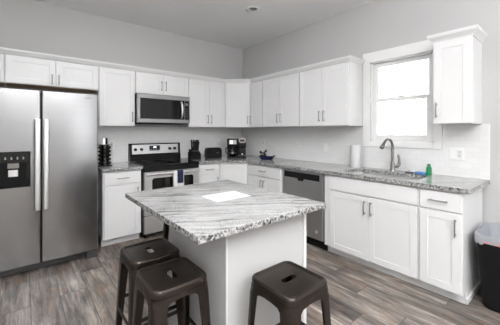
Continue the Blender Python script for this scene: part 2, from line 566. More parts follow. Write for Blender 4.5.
def upper(label, width, doors, loc, rz, z0=UB, name='upper_cabinet', dz1=2.124, under=None, top=UZT, handle_z=None):
    """doors: (x0, x1, handle_x or None)"""
    c = thing(name, label, 'cabinet', (loc[0], loc[1], z0), rz)
    MB().box(0.0005, width - .0005, -DEP, -0.001, 0.0, top - z0).build('cabinet_body', M_['cab'], c)
    if under: MB().box(0.012, width - .012, -DEP + .012, -0.01, -0.004, -0.0002).build('cabinet_underside', M_['wood'], c)
    for x0, x1, hx in doors:
        d = shaker(c, x0 + .0015, x1 - .0015, 0.004, dz1 - z0, -DEP)
        if hx is not None: pull(d, (hx, (handle_z or (0.055 + HL / 2))), HL if not under else 0.11, True, -DEP - 0.020)
    return c


def rng(width, a=0.006): return a, width - a


# left wall: world x = loc.x + local x
def up_left(label, x0, x1, ndoor, hs, **kw):
    wd = x1 - x0
    if ndoor == 1:
        ds = [(0.006, wd - 0.006, hs)]
    else:
        mdl = kw.pop('mid', wd / 2)
        ds = [(0.006, mdl, mdl - 0.032), (mdl, wd - 0.006, mdl + 0.032)]
    return upper(label, wd, ds, (x0, 0, 0), 0, **kw)


up_left('white upper cabinet cut off at the far left edge above the fridge', -4.20, -3.345, 2, None, z0=1.838, under=True, handle_z=0.07)
up_left('short white two-door cabinet above the stainless refrigerator', -3.344, -2.479, 2, None, z0=1.838, under=True, handle_z=0.075)
up_left('white single-door upper cabinet between the fridge cabinet and the microwave', -2.478, -2.046, 1, 0.432 - 0.04)
up_left('short white two-door cabinet directly above the microwave', -2.045, -1.278, 2, None, z0=1.845)
up_left('white two-door upper cabinet right of the microwave, above knife block and toaster', -1.277, -0.611, 2, None, mid=0.358)
# right wall: local x runs towards -y
rw = R(-90)


def up_right(label, ya, yb, ndoor, hs, **kw):
    wd = abs(yb - ya)
    if ndoor == 1: ds = [(0.006, wd - 0.006, hs)]
    else:
        mdl = wd / 2
        ds = [(0.006, mdl, mdl - 0.032), (mdl, wd - 0.006, mdl + 0.032)]
    return upper(label, wd, ds, (0, ya, 0), rw, **kw)


up_right('narrow white single-door upper cabinet just right of the diagonal corner cabinet', -0.611, -0.912, 1, 0.035)
up_right('white two-door upper cabinet on the sink wall above the navy dish', -0.913, -1.654, 2, None)
up_right('white two-door upper cabinet next to the left side of the window', -1.655, -2.384, 2, None)
c = up_right('white single-door upper cabinet right of the window with its own crown', -3.214, -3.502, 1, 0.035)
# its crown
prof = [(0.0, 2.128), (0.006, 2.128), (0.009, 2.142), (0.022, 2.160), (0.036, 2.176), (0.040, 2.190), (0.040, 2.203), (0.0, 2.203)]
m = MB().sweep([(0.0, -0.001), (0.0, -DEP), (0.288, -DEP), (0.288, -0.001)][::-1], [(-o, z - UB) for o, z in prof][::-1])
m.build('crown', M_['cab'], c)
# diagonal corner upper
cc = thing('corner_upper_cabinet', 'white diagonal corner upper cabinet above the coffee maker', 'cabinet', (0, 0, UB))
k = 0.6105
MB().prism([(-k, -0.001), (-0.001, -0.001), (-0.001, -k), (-DEP, -k), (-k, -DEP)], 0, UZT - UB).build('cabinet_body', M_['cab'], cc)


def diag_door(parent, ax, ay, bx, by, z0, z1, hx=None, hz=None, inset=0.012):
    """door across the diagonal from a (left) to b (right); modelled flat then turned"""
    dx, dy = bx - ax, by - ay
    ln = math.hypot(dx, dy)
    d = shaker(parent, inset, ln - inset, z0, z1, 0.0)
    d.location = (ax, ay, 0); d.rotation_euler = (0, 0, math.atan2(dy, dx))
    if hx is not None: pull(d, (ln - inset - hx, hz), HL, True, -0.020)
    return d


diag_door(cc, -k, -DEP, -DEP, -k, 0.004, 2.124 - UB, 0.03, 0.055 + HL / 2, 0.018)
# crown along the run
cp = [(0.0, 2.1355), (0.006, 2.1355), (0.012, 2.146), (0.026, 2.164), (0.034, 2.176), (0.034, 2.190), (-0.04, 2.190), (-0.04, 2.1355)]
path = [(-4.20, -DEP - .008), (-k - .003, -DEP - .008), (-DEP - .008, -k - .003), (-DEP - .008, -2.384), (-0.001, -2.384)]
tag(MB().sweep(path, cp).build('crown_molding', M_['cab']), 'white crown molding running along the tops of the long upper cabinet run', 'molding')

# ---- base cabinets
BD = 0.61; TZ = 0.088


def base(label, width, loc, rz, drawers, doors, name='base_cabinet', end=None, toe_black=False, open_top=False):
    c = thing(name, label, 'cabinet', (loc[0], loc[1], 0), rz)
    m = MB()
    if open_top:
        m.box(0.0005, 0.02, -BD, -0.012, TZ, BT).box(width - .02, width - .0005, -BD, -0.012, TZ, BT)
        m.box(0.02, width - .02, -BD, -BD + .02, TZ, BT).box(0.02, width - .02, -0.03, -0.012, TZ, BT).box(0.02, width - .02, -BD + .02, -0.03, TZ, TZ + .02)
    else:
        m.box(0.0005, width - .0005, -BD, -0.012, TZ, BT)
    if end: m.box(width - .018, width - .0005, -BD + 0.062, -0.012, 0, TZ)
    m.build('cabinet_body', M_['cab'], c)
    MB().box(0.0005, width - (.019 if end else .0005), -BD + 0.062, -BD + 0.08, 0.0, TZ - .0005).build('toe_kick', M_['cab'], c)
    for x0, x1, hx in doors:
        d = shaker(c, x0 + .0015, x1 - .0015, TZ + .004, 0.700, -BD)
        if hx is not None: pull(d, (hx, 0.700 - 0.035 - HL / 2), HL, True, -BD - .020)
    for x0, x1, hx in drawers:
        d = shaker(c, x0 + .0015, x1 - .0015, 0.714, 0.858, -BD, 'drawer' if hx else 'false_front', True)
        if hx: pull(d, (hx, 0.786), HL, False, -BD - .020)
    return c


wd = 0.430
base('white base cabinet with one drawer and door between fridge and range', wd, (-2.494, 0), 0, [(0.012, wd - .012, wd / 2)], [(0.012, wd - .012, wd - 0.05)])
wd = 0.369
base('white base cabinet with one drawer just right of the range', wd, (-1.286, 0), 0, [(0.012, wd - .012, wd / 2)], [(0.012, wd - .012, wd - 0.05)])
q = 0.9155
cb_ = thing('corner_base_cabinet', 'white corner base cabinet with a slanted door below the coffee maker', 'cabinet', (0, 0, 0))
MB().prism([(-q, -0.012), (-0.012, -0.012), (-0.012, -q), (-BD, -q), (-q, -BD)], TZ, BT).build('cabinet_body', M_['cab'], cb_)
MB().prism([(-q, -0.02), (-0.02, -0.02), (-0.02, -q), (-BD + .07, -q), (-q, -BD + .07)], 0, TZ - .0005).build('toe_kick', M_['cab'], cb_)
diag_door(cb_, -q, -BD, -BD, -q, TZ + .004, 0.850, None, None, 0.024)
wd = 0.715
base('white base cabinet with a wide drawer over two doors, left of the dishwasher', wd, (0, -0.917), rw,
     [(0.012, wd - .03, (wd - .018) / 2)], [(0.012, wd / 2 - .009, wd / 2 - .04), (wd / 2 - .009, wd - .03, wd / 2 + .022)])
wd = 0.944
base('wide white two-door sink base cabinet under the faucet', wd, (0, -2.262), rw, [(0.078, wd - .008, None)],
     [(0.078, 0.508, 0.508 - .032), (0.508, wd - .008, 0.508 + .032)], open_top=True)
wd = 0.300
eb = base('narrow white base cabinet with drawer and door at the counter end by the trash can', wd, (0, -3.207), rw,
          [(0.010, wd - .008, 0.146)], [(0.010, wd - .008, wd - .042)], end=True)
MB().box(wd, wd + 0.016, -BD + 0.062, -0.016, 0.0, 0.045, 0.004).build('shoe_trim', M_['cab'], eb)

# ------------------------------------------------------------------ countertops
def arc(cx, cy, r, a0, a1, n=6):
    return [(cx + r * math.cos(R(a0 + (a1 - a0) * k / n)), cy + r * math.sin(R(a0 + (a1 - a0) * k / n))) for k in range(n + 1)]


BS = -0.0085   # backsplash face
tag(MB().prism([(-2.505, BS + .008), (-2.505, -0.648), (-2.054, -0.648), (-2.054, BS + .008)], BT + .0005, CZ, 0.004).build('granite_countertop', M_['granite']),
    'short grey granite countertop between the refrigerator and the range', 'countertop')
r_ = 0.02
poly = [(-1.284, -0.0005), (-0.0005, -0.0005), (-0.0005, -3.557)] + arc(-0.648 + r_, -3.557 + r_, r_, 270, 180) + [(-0.648, -0.930), (-0.930, -0.648), (-1.284, -0.648)]
SX0, SX1, SY0, SY1 = -0.525, -0.165, -3.150, -2.420
hole = [(x, y) for x, y, z in rrect((SX1 - SX0) / 2, (SY1 - SY0) / 2, 0.07, 0, 6, (SX0 + SX1) / 2, (SY0 + SY1) / 2)]
tag(MB().slab(poly, hole, BT + .0005, CZ).build('granite_countertop', M_['granite']),
    'long L-shaped grey granite countertop turning the corner to the sink', 'countertop')

# ------------------------------------------------------------------ sink, faucet and things by it
sk = thing('kitchen_sink', 'stainless undermount sink set in the granite below the window', 'sink', ((SX0 + SX1) / 2, (SY0 + SY1) / 2, BT - 0.2))
hx, hy = (SX1 - SX0) / 2, (SY1 - SY0) / 2
m = MB()
m.loft([rrect(hx + .012, hy + .012, .075, .2), rrect(hx - .002, hy - .002, .07, .199), rrect(hx - .012, hy - .012, .07, .03), rrect(hx - .04, hy - .04, .06, .006), rrect(.03, .03, .029, .003)], False, True)
m.loft([rrect(hx + .012, hy + .012, .075, .2), rrect(hx, hy, .07, .195), rrect(hx - .008, hy - .008, .07, .02), rrect(hx - .04, hy - .04, .06, 0)], False, True)
m.build('basin', M_['chrome'], sk, 40)
MB().lathe([(0.045, 0.0062), (0.045, 0.009), (0.034, 0.0095), (0.030, 0.0065)], n=24).build('drain', M_['nickel'], sk, 40)

fc = thing('kitchen_faucet', 'brushed nickel gooseneck faucet standing behind the sink', 'faucet', (-0.115, -2.775, CZ))
MB().lathe([(0.030, 0), (0.030, 0.006), (0.026, 0.012), (0.023, 0.03), (0.021, 0.09), (0.016, 0.11)], n=24).build('faucet_base', M_['nickel'], fc, 50)
pts = [(0, 0, 0.09), (0, 0, 0.23)] + [(-0.096 + 0.096 * math.cos(R(a)), 0.0 + 0.012 * (a / 180), 0.250 + 0.096 * math.sin(R(a))) for a in range(0, 141, 14)]
MB().tube(pts, [0.0155] * 2 + [0.0125] * (len(pts) - 2), 14).build('neck', M_['nickel'], fc, 60)
e = Vector(pts[-1]); dv = (Vector(pts[-1]) - Vector(pts[-2])).normalized()
MB().tube([e - dv * .005, e + dv * 0.015, e + dv * .05, e + dv * .078, e + dv * .082], [0.0135, .0145, .019, .021, .017], 18).build('spray_head', M_['nickel'], fc, 50)
MB().tube([(0.0, -0.018, 0.055), (0.01, -0.045, 0.06), (0.02, -0.058, 0.085), (0.018, -0.060, 0.13), (0.012, -0.054, 0.172), (0.010, -0.050, 0.185)],
          [.016, .019, .017, .013, .013, .007], 12).build('lever', M_['nickel'], fc, 60)

sp = thing('dish_soap_bottle', 'small green dish soap bottle on the counter right of the sink', 'bottle', (-0.135, -3.125, CZ))
MB().loft([rrect(.021, .014, .012, 0), rrect(.023, .016, .014, .005), rrect(.023, .016, .014, .072), rrect(.019, .014, .012, .084), rrect(.012, .012, .0115, .090)]).build('bottle_body', M_['green'], sp, 60)
MB().lathe([(.0155, .0902), (.0155, .108), (.012, .112)], n=16).build('bottle_cap', M_['greend'], sp, 50)
sp.rotation_euler = (0, 0, R(-60))
sg = MB()
sg.loft([rrect(.042, .026, .012, 0), rrect(.046, .03, .014, .004), rrect(.046, .03, .014, .022), rrect(.042, .026, .012, .026)])
o = sg.build('sponge', M_['blue'], None, 50, (-0.14, -3.052, CZ)); o.rotation_euler = (0, 0, R(70))
tag(o, 'blue scrub sponge lying on the counter beside the green soap bottle', 'sponge')
st = thing('sink_strainer', 'dark metal sink strainer lying on the counter between faucet and blue sponge', 'strainer', (-0.135, -2.945, CZ))
MB().lathe([(.030, 0), (.042, .012), (.042, .015), (.012, .012)], n=24).build('strainer_basket', M_['grey'], st, 40)
MB().lathe([(.005, .012), (.005, .022), (.010, .025), (.008, .031)], n=14).build('knob', M_['nickel'], st, 50)

pr = thing('paper_towel_roll', 'white paper towel roll standing on the counter left of the sink', 'paper towel', (-0.11, -2.345, CZ))
m = MB(); n = 36
pf = [(0.020, 0), (0.058, 0.0), (0.0595, 0.003), (0.0595, .262), (0.058, .265), (0.020, .265)]
m.lathe(pf, n=n, cap0=False, cap1=False).build('paper_sheets', M_['paper'], pr, 40)
MB().lathe([(.0198, 0.0), (.0198, .2655), (.018, .2655), (.018, 0.0)], n=24, cap0=False, cap1=False).build('cardboard_core', M_['wood'], pr, 40)


# outlets and switches
def plate(label, loc, rz, gangs, kinds, name='wall_outlet', cat='outlet'):
    p = thing(name, label, cat, loc, rz)
    wd = 0.070 if gangs == 1 else 0.116
    MB().box(-wd / 2, wd / 2, -0.006, 0, -0.057, 0.057, 0.002).build('cover_plate', M_['white'], p)
    for i, kd in enumerate(kinds):
        cx = 0 if gangs == 1 else (-0.023 + 0.046 * i)
        if kd == 'o':
            rc = MB().box(cx - .0165, cx + .0165, -.0074, -.0059, -.034, .034, .0006).build('receptacle', M_['paper'], p)
            for s in (-1, 1):
                for dx in (-.006, .006): MB().box(cx + dx - .001, cx + dx + .001, -0.0079, -0.0074, s * .0195 - .001, s * .0195 + .006).build('slot', M_['grey'], rc)
                MB().cyl((cx, -0.0074, s * .0195 - .007), (cx, -0.0079, s * .0195 - .007), .0022, n=8).build('ground_hole', M_['grey'], rc)
        else:
            MB().box(cx - .005, cx + .005, -0.014, -0.0055, -0.004, 0.012, 0.001).build('toggle', M_['white'], p)
    return p


plate('white outlet on the tile between spice rack and range', (-2.262, -0.0085, 1.155), 0, 1, 'o')
plate('white outlet on the tile above the toaster', (-0.545, -0.0085, 1.135), 0, 1, 'o')
plate('white outlet on the sink-wall tile above the navy dish', (-0.0085, -0.595, 1.150), rw, 1, 'o')
plate('white toggle switch on the tile left of the paper towel roll', (-0.0085, -1.855, 1.115), rw, 1, 's', 'light_switch', 'switch')
plate('white double wall plate with switch and outlet below the right upper cabinet', (-0.0085, -3.316, 1.122), rw, 2, 'so', 'switch_plate', 'switch')

# ------------------------------------------------------------------ refrigerator
FX0, FX1, FS = -3.487, -2.577, -3.062
fr = thing('refrigerator', 'tall stainless side-by-side refrigerator with dispenser on the left wall run', 'refrigerator', (0, 0, 0))
MB().box(FX0 + .004, FX1 - .004, -0.72, -0.04, 0.03, 1.715, 0.004).build('cabinet_shell', M_['fridge_side'], fr)
FY = -0.815


def fdoor(x0, x1, name='door'):
    m = MB()
    pr_ = [(x0, -0.722), (x0, FY + .012)] + arc(x0 + .012, FY + .012, .012, 180, 270, 5)[1:] + arc(x1 - .012, FY + .012, .012, 270, 360, 5) + [(x1, -0.722)]
    m.prism(pr_, 0.088, 1.722, 0.0)
    return m.build(name, M_['steel'], fr, 30)


dl = fdoor(FX0, FS - .004); dr = fdoor(FS + .004, FX1)


def fhandle(x0, x1, par):
    m = MB()
    yb = FY - 0.058; xc = (x0 + x1) / 2
    m.loft([[(x, y, z) for x, y, _ in rrect((x1 - x0) / 2, 0.012, 0.010, 0, 4, xc, yb)] for z in (0.602, 1.452)])
    for z in (0.64, 1.415): m.box(x0 + .006, x1 - .006, yb + .004, FY - .0005, z - .018, z + .018, 0.004)
    m.build('handle', M_['chrome'], par, 40)


fhandle(-3.112, -3.070, dl); fhandle(-3.046, -3.005, dr)
# dispenser
ds = MB()
dx0, dx1, dz0, dz1 = -3.39, -3.142, 0.822, 1.150
ds.box(dx0, dx1, FY - .006, FY + .0, 1.045, dz1, 0.003)
ds.box(dx0, dx0 + .03, FY - .006, FY, dz0, 1.045, 0.002).box(dx1 - .03, dx1, FY - .006, FY, dz0, 1.045, 0.002)
ds.box(dx0 + .03, dx1 - .03, FY - .006, FY, dz0, dz0 + .018, 0.002)
dsp = ds.build('ice_dispenser', M_['bglass'], fr)
MB().box(dx0 + .03, dx1 - .03, FY - .002, FY - .0005, dz0 + .018, 1.045).build('recess', M_['matte'], dsp)
MB().box(-3.305, -3.225, FY - .016, FY - .0022, 1.000, 1.045, 0.003).build('spout', M_['nickel'], dsp)
MB().box(-3.300, -3.232, FY - .012, FY - .0022, 0.925, 0.985, 0.003).build('paddle', M_['chrome'], dsp)
for i in range(5):
    bt = MB().cyl((-3.362 + .042 * i, FY - .006, 1.098), (-3.362 + .042 * i, FY - .0075, 1.098), .006, n=10)
    bt.box(-3.368 + .042 * i, -3.356 + .042 * i, FY - .0068, FY - .0058, 1.080, 1.0925)
    bt.build('button', M_['nickel'], dsp)
# maker's mark (small oval ring and short word-like strip)
lg = MB()
lg.tube([(-2.690 + .010 * math.cos(2 * PI * k / 20), FY - .001, 1.680 + .004 * math.sin(2 * PI * k / 20)) for k in range(20)], .0012, 6)
for i in range(6): lg.box(-2.676 + i * .0065, -2.6715 + i * .0065, FY - .0015, FY - .0002, 1.677, 1.677 + (.006, .007, .006, .0045, .006, .0045)[i])
lg.build('badge', M_['grey'], dr)
kg = MB().box(FX0 + .01, FX1 - .01, -0.745, -0.70, 0.012, 0.082, 0.004)
kg.box(FX0 + .03, FX1 - .12, -0.752, -0.745, 0.030, 0.056)
kg.build('kick_grille', M_['grey'], fr)
for x0 in (FX0 + .006, FX1 - .104):
    MB().box(x0, x0 + .098, -0.800, -0.72, 0.0, 0.080, 0.006).build('foot_cover', M_['grey'], fr)
for x0 in (FX0 + .03, FX1 - .11): MB().box(x0, x0 + .08, -0.78, -0.68, 1.7225, 1.738, 0.004).build('hinge_cover', M_['grey'], fr)

# ------------------------------------------------------------------ range
RX0, RX1 = -2.047, -1.289
rg = thing('range', 'stainless and black electric range against the left wall', 'range', ((RX0 + RX1) / 2, 0, 0))
hw = (RX1 - RX0) / 2 - .001
MB().box(-hw, hw, -0.640, -0.03, 0.06, 0.893).build('range_body', M_['grey'], rg)
for x in (-hw + .04, hw - .04):
    for y in (-.58, -.1): MB().cyl((x, y, 0), (x, y, .0605), .018, n=12).build('leg', M_['matte'], rg)
ck = MB().box(-hw, hw, -0.672, -0.085, 0.8935, 0.916, 0.004).build('cooktop', M_['bglass'], rg)
for x, y, r in ((-.19, -.50, .105), (.19, -.50, .085), (-.19, -.23, .075), (.19, -.23, .10)):
    bu = MB()
    for rr in (r, r * .62): bu.lathe([(rr - .002, 0), (rr - .002, .0006), (rr + .002, .0006), (rr + .002, 0)], (x, y, .9161), 36, False, False)
    bu.build('burner_ring', M_['grey'], ck)
# backguard
bgd = MB()
prf = [(-0.085, 0.9165), (-0.085, 0.99), (-0.070, 1.005), (-0.060, 1.150), (-0.050, 1.162), (-0.012, 1.162), (-0.012, 0.9165)]
bgd.loft([[(x, y, z) for y, z in prf] for x in (-hw, hw)])
bg_o = bgd.build('backguard', M_['black'], rg)
m = MB().loft([[(x, -0.0705 - .001, 1.012), (x, -0.0615 - .001, 1.144), (x, -0.0605, 1.144), (x, -0.0690, 1.012)] for x in (-hw + .035, hw - .035)])
cp_ = m.build('control_panel', M_['steel_range'], rg)
for x in (-.300, -.215, .205, .285):
    kb = MB().cyl((x, -0.067, 1.078), (x, -0.095, 1.076), .022, .018, 18)
    kb.box(x - .003, x + .003, -.099, -.09, 1.060, 1.094)
    kb.build('knob', M_['black'], cp_, 40)
dp = MB().box(-.100, .055, -0.0725, -0.064, 1.055, 1.128, 0.002).build('display_panel', M_['bglass'], rg)
MB().box(-.045, 0.0, -0.0735, -0.0726, 1.093, 1.115).build('clock_digits', M_['display'], dp)
for i in range(4): MB().box(-.09 + .037 * i, -.066 + .037 * i, -0.0733, -0.0726, 1.066, 1.074).build('button', M_['nickel'], dp)
# oven front
MB().box(-hw, hw, -0.668, -0.6405, 0.832, 0.893, 0.003).build('vent_trim', M_['black'], rg)
od = MB().box(-hw + .002, hw - .002, -0.680, -0.6405, 0.292, 0.828, 0.006).build('oven_door', M_['steel_range'], rg)
wp = [(x, z) for x, z, _ in rrect(.283, .145, .03, 0, 6, 0, .605)]
MB().loft([[(x, y, z) for x, z in wp] for y in (-.6805, -.6825)]).build('oven_window', M_['bglass'], od)
hd = MB().loft([[(x, y, z) for y, z, _ in rrect(.012, .016, .010, 0, 4, -.728, .806)] for x in (-hw + .012, hw - .012)])
for x in (-hw + .04, hw - .04): hd.box(x - .016, x + .016, -.72, -.6802, .794, .818, .003)
hd.build('oven_handle', M_['chrome'], od, 40)
MB().box(-hw + .002, hw - .002, -0.678, -0.6405, 0.068, 0.280, 0.006).build('storage_drawer', M_['steel_range'], rg)
# towels on the oven handle


def towel(name, label, mat, x0, x1, z_front, z_back, off):
    """cloth folded over the handle bar (bar centre y -.728, z .806)"""
    y0, zc = -.728, .806
    cs = [(y0 - .0135 - off, z_front)]
    for k in range(8): cs.append((y0 - .0135 - off - .002 * math.sin(k * .9), z_front + (zc + .012 - z_front) * (k + 1) / 8))
    cs += [(y0 - .008, zc + .0185 + off), (y0 + .008, zc + .0185 + off), (y0 + .0135 + off, zc + .012)]
    cs += [(y0 + .0135 + off, zc - .03), (y0 + .0135 + off, z_back)]
    b = MB(); nx = 12; rows = []
    for i in range(nx + 1):
        x = x0 + (x1 - x0) * i / nx
        rp = .0018 * math.sin(i * 1.9)
        rows.append([(x, y - (abs(rp) if y < y0 else 0), z) for y, z in cs])
    b.loft(rows, False, False, closed=False)
    o = b.build(name, mat, None, 60, ((RX0 + RX1) / 2, 0, 0))
    sm = o.modifiers.new('thick', 'SOLIDIFY'); sm.thickness = .0022; sm.offset = 1
    return tag(o, label, 'towel')


towel('dish_towel', 'white dish towel hanging from the oven handle beneath a navy cloth', M_['towelw'], -.026, .116, .49, .62, .0006)
towel('dish_cloth', 'small navy blue cloth draped over the white towel on the oven handle', M_['navy'], .022, .104, .667, .70, .0056)

# ------------------------------------------------------------------ microwave
mw = thing('microwave', 'stainless over-the-range microwave under the short cabinet', 'microwave', (-1.668, 0, 1.438))
hw2 = 0.374; mh = 0.400; my = -0.402
MB().box(-hw2, hw2, my + .03, -0.001, 0.012, mh, 0.003).build('microwave_body', M_['black'], mw)
MB().box(-hw2 + .01, hw2 - .01, my + .04, -0.06, 0, 0.0115).build('vent_underside', M_['matte'], mw)
d = MB()
dxr = 0.225
d.box(-hw2, hw2, my, my + .0295, mh - .062, mh, 0.003)
d.box(-hw2, hw2, my, my + .0295, 0.014, .068, 0.003)
d.box(-hw2, -hw2 + .035, my, my + .0295, .068, mh - .062)
d.box(dxr + .062, dxr + .07, my, my + .0295, .068, mh - .062)
d.box(hw2 - .012, hw2, my, my + .0295, .068, mh - .062)
dr_ = d.build('door', M_['steel'], mw)
MB().box(-hw2 + .035, dxr + .062, my + .004, my + .029, .068, mh - .062).build('window', M_['bglass'], dr_)
h = MB()
hp = [(dxr + .015, my - .002, .085), (dxr + .012, my - .03, .12), (dxr + .012, my - .04, .20), (dxr + .012, my - .03, .28), (dxr + .015, my - .002, .318)]
h.tube(hp, [.013, .015, .016, .015, .013], 12)
h.build('handle', M_['chrome'], dr_, 60)
cpn = MB().box(dxr + .07, hw2 - .012, my + .003, my + .029, .068, mh - .062).build('control_panel', M_['bglass'], mw)
MB().box(dxr + .082, hw2 - .03, my + .0015, my + .0028, .27, .305).build('clock_display', M_['nickel'], cpn)
bt = MB()
for r in range(5):
    for c_ in range(3): bt.box(dxr + .082 + c_ * .016, dxr + .092 + c_ * .016, my + .002, my + .0028, .095 + r * .03, .108 + r * .03)
bt.build('keypad', M_['grey'], cpn)

# ------------------------------------------------------------------ dishwasher (local, on the right wall)
dw = thing('dishwasher', 'stainless dishwasher with dark top strip between two white base cabinets', 'dishwasher', (0, -1.634, 0), rw)
wd = 0.624
MB().box(0.004, wd - .004, -0.58, -0.02, 0.10, BT - .006).build('tub', M_['grey'], dw)
dd = MB()
dd.box(0.008, wd - .008, -0.630, -0.5805, 0.115, 0.770, 0.004)
dd.box(0.008, wd - .008, -0.630, -0.5805, 0.842, 0.862, 0.003)
dd.box(0.008, .035, -0.630, -0.5805, .770, .842).box(wd - .05, wd - .008, -0.630, -0.5805, .770, .842)
do = dd.build('door', M_['steel_dark'], dw)
MB().box(.035, wd - .05, -0.628, -0.5805, .7705, .8415).build('control_strip', M_['black'], do)
hp = MB().loft([[(x, y, z) for x, z in ((.250, .776), (.355, .776), (.338, .745), (.267, .745))] for y in (-.6302, -.6335)])
hp.build('pocket_handle', M_['matte'], do)
rb = MB().tube([(.53 + .016 * math.cos(2 * PI * k / 24), -.631, .20 + .016 * math.sin(2 * PI * k / 24)) for k in range(25)], .0022, 6)
rb.cyl((.53, -.6302, .2), (.53, -.6315, .2), .008, n=14)
rb.build('badge', M_['chrome'], do, 60)
MB().box(0.004, wd - .004, -0.56, -0.50, 0.0, 0.10).build('toe_kick', M_['matte'], dw)

# ------------------------------------------------------------------ island
IX0, IX1, IY0, IY1 = -2.428, -1.822, -2.990, -2.300
isl = thing('kitchen_island', 'kitchen island base with plain light grey painted panels and white corner trim', 'kitchen island', ((IX0 + IX1) / 2, (IY0 + IY1) / 2, 0))
ax, ay = (IX1 - IX0) / 2, (IY1 - IY0) / 2
IT = CZ - 0.032
MB().box(-ax + .004, ax - .004, -ay + .004, ay - .004, 0.0, IT).build('island_body', M_['wall'], isl)
m = MB().box(ax - .026, ax, -ay - .006, -ay + .0035, 0, IT, 0.001).box(-ax, -ax + .010, -ay - .004, -ay + .0035, 0, IT, 0.001)
m.build('corner_trim', M_['cab'], isl)
o = MB().prism([(-2.648, -3.117), (-1.787, -3.117), (-1.787, -2.077), (-2.648, -2.077)], IT + .0005, CZ, 0.004).build('granite_countertop', M_['granite'])
tag(o, 'rectangular grey-white granite countertop on the kitchen island', 'countertop')
o = MB().box(-.133, .133, -.098, .098, 0, .0012).build('paper_sheet', M_['paper'], None, None, (-2.155, -2.598, CZ + .0003))
tag(o, 'white sheet of paper lying flat on the island countertop', 'paper')


# ------------------------------------------------------------------ stools
def make_stool():
    root = thing('metal_stool', '', 'stool')
    H = 0.643; hs = 0.138
    m = MB()
    hole = []
    for s, a0 in ((1, -90), (-1, 90)):
        for k in range(9):
            a = R(a0 + 180 * k / 8)
            hole.append((s * .030 + .0165 * math.cos(a), .0165 * math.sin(a)))
    inner = [(x, y) for x, y, _ in rrect(hs - .026, hs - .026, .028, 0)]
    m.slab(inner, hole, H - .012, H - .007)
    def lp(h, r, z): return rrect(h, h, r, z)
    m.loft([lp(hs - .026, .028, H - .007), lp(hs - .022, .030, H - .0065), lp(hs - .017, .032, H - .001), lp(hs - .011, .036, H), lp(hs - .005, .04, H - .002),
            lp(hs - .001, .042, H - .008), lp(hs, .043, H - .016), lp(hs, .043, H - .034), lp(hs - .003, .04, H - .034), lp(hs - .003, .04, H - .016), lp(hs - .01, .036, H - .006), lp(hs - .026, .028, H - .012)], False, False)
    m.build('seat', M_['bronze'], root, 35)
    sk_ = MB()
    sk_.loft([lp(hs - .004, .04, H - .030), lp(hs - .0015, .041, H - .040), lp(hs + .001, .041, H - .058), lp(hs - .002, .041, H - .058), lp(hs - .0045, .04, H - .040), lp(hs - .007, .04, H - .030)], False, False)
    sk_.build('apron', M_['bronze'], root, 35)
    br = MB()
    for s in (-1, 1): br.box(-.175, .175, -.014, .014, H - .062 + (.0035 if s > 0 else 0), H - .059 + (.0035 if s > 0 else 0), mat=Matrix.Rotation(R(45 * s), 4, 'Z'))
    br.build('cross_brace', M_['bronze'], root)
    fl = 0.028

    def leg(sx, sy):
        rings = []
        for z, a, rc in ((H - .036, .120, .038), (H - .057, .119, .038), (H - .063, .078, .034), (H - .076, .064, .030), (.30, .048, .024), (0.0, .032, .018)):
            h = hs - .001 + fl * (1 - z / H)
            out, inn = [], []
            for t_, L_ in ((0, out), (.003, inn)):
                r = rc - t_; o_ = h - t_
                L_.append((o_ - a + t_ * 0, o_))
                for k in range(6):
                    an = R(90 - 90 * k / 5)
                    L_.append((o_ - r + r * math.cos(an), o_ - r + r * math.sin(an)))
                L_.append((o_, o_ - a))
            rings.append([(sx * x, sy * y, z) for x, y in out + inn[::-1]])
        return MB().loft(rings).build('leg', M_['bronze'], root, 40)
    for sx in (-1, 1):
        for sy in (-1, 1): leg(sx, sy)
    for z, ax_ in ((.335, 'x'), (.30, 'y')):
        for s in (-1, 1):
            e_ = hs - .006 + fl * (1 - z / H)
            m = MB()
            if ax_ == 'x': m.box(s * e_ - .004, s * e_ + .004, -e_ + .01, e_ - .01, z - .010, z + .010, .002)
            else: m.box(-e_ + .01, e_ - .01, s * e_ - .004, s * e_ + .004, z - .010, z + .010, .002)
            m.build('footrest', M_['bronze'], root)
    return root


G = 'metal stools around the island'
s1 = make_stool()
s1.location = (-2.217, -3.212, 0); s1.rotation_euler = (0, 0, 0)
tag(s1, 'dark metal stool before the island front, nearest the trash can side', 'stool', G)
s2 = copy_tree(s1); s2.location = (-2.632, -2.815, 0); s2.rotation_euler = (0, 0, R(90))
tag(s2, 'dark metal stool at the island left side, nearer of the two in front', 'stool', G)
s3 = copy_tree(s1); s3.location = (-2.616, -2.474, 0); s3.rotation_euler = (0, 0, R(90))
tag(s3, 'dark metal stool at the island left side with white patch showing in seat hole', 'stool', G)
s4 = copy_tree(s1); s4.location = (-2.125, -1.935, 0)
tag(s4, 'dark metal stool mostly hidden behind the island, facing the range', 'stool', G)
MB().box(-.030, .012, -.016, .016, .5875, .5882).build('paper_tag', M_['paper'], s3)
# the slot of the seat runs along the seat's diagonal-free axis
# ------------------------------------------------------------------ things on the left counter run
RA = R(36)
sr = thing('spice_rack', 'black square spice carousel on the counter beside the refrigerator', 'spice rack', (-2.408, -0.30, CZ), RA)
MB().box(-.062, .062, -.062, .062, 0, .014, .003).build('rack_base', M_['black'], sr)
MB().box(-.037, .037, -.037, .037, .014, .256).build('rack_core', M_['black'], sr)
m = MB().box(-.062, .062, -.062, .062, .256, .266, .003)
for sx in (-1, 1):
    for sy in (-1, 1): m.cyl((sx * .058, sy * .058, .014), (sx * .058, sy * .058, .2562), .003, n=8)
m.build('rack_frame', M_['nickel'], sr, 40)
MB().box(.0062, .030, -.018, .018, .266, .346, .003).build('handle_side', M_['black'], sr).rotation_euler = (0, 0, -RA)
hd = MB().box(-.026, .006, -.018, .018, .266, .346, .003)
ho = hd.build('rack_handle', M_['chrome'], sr)
ho.rotation_euler = (0, 0, -RA)
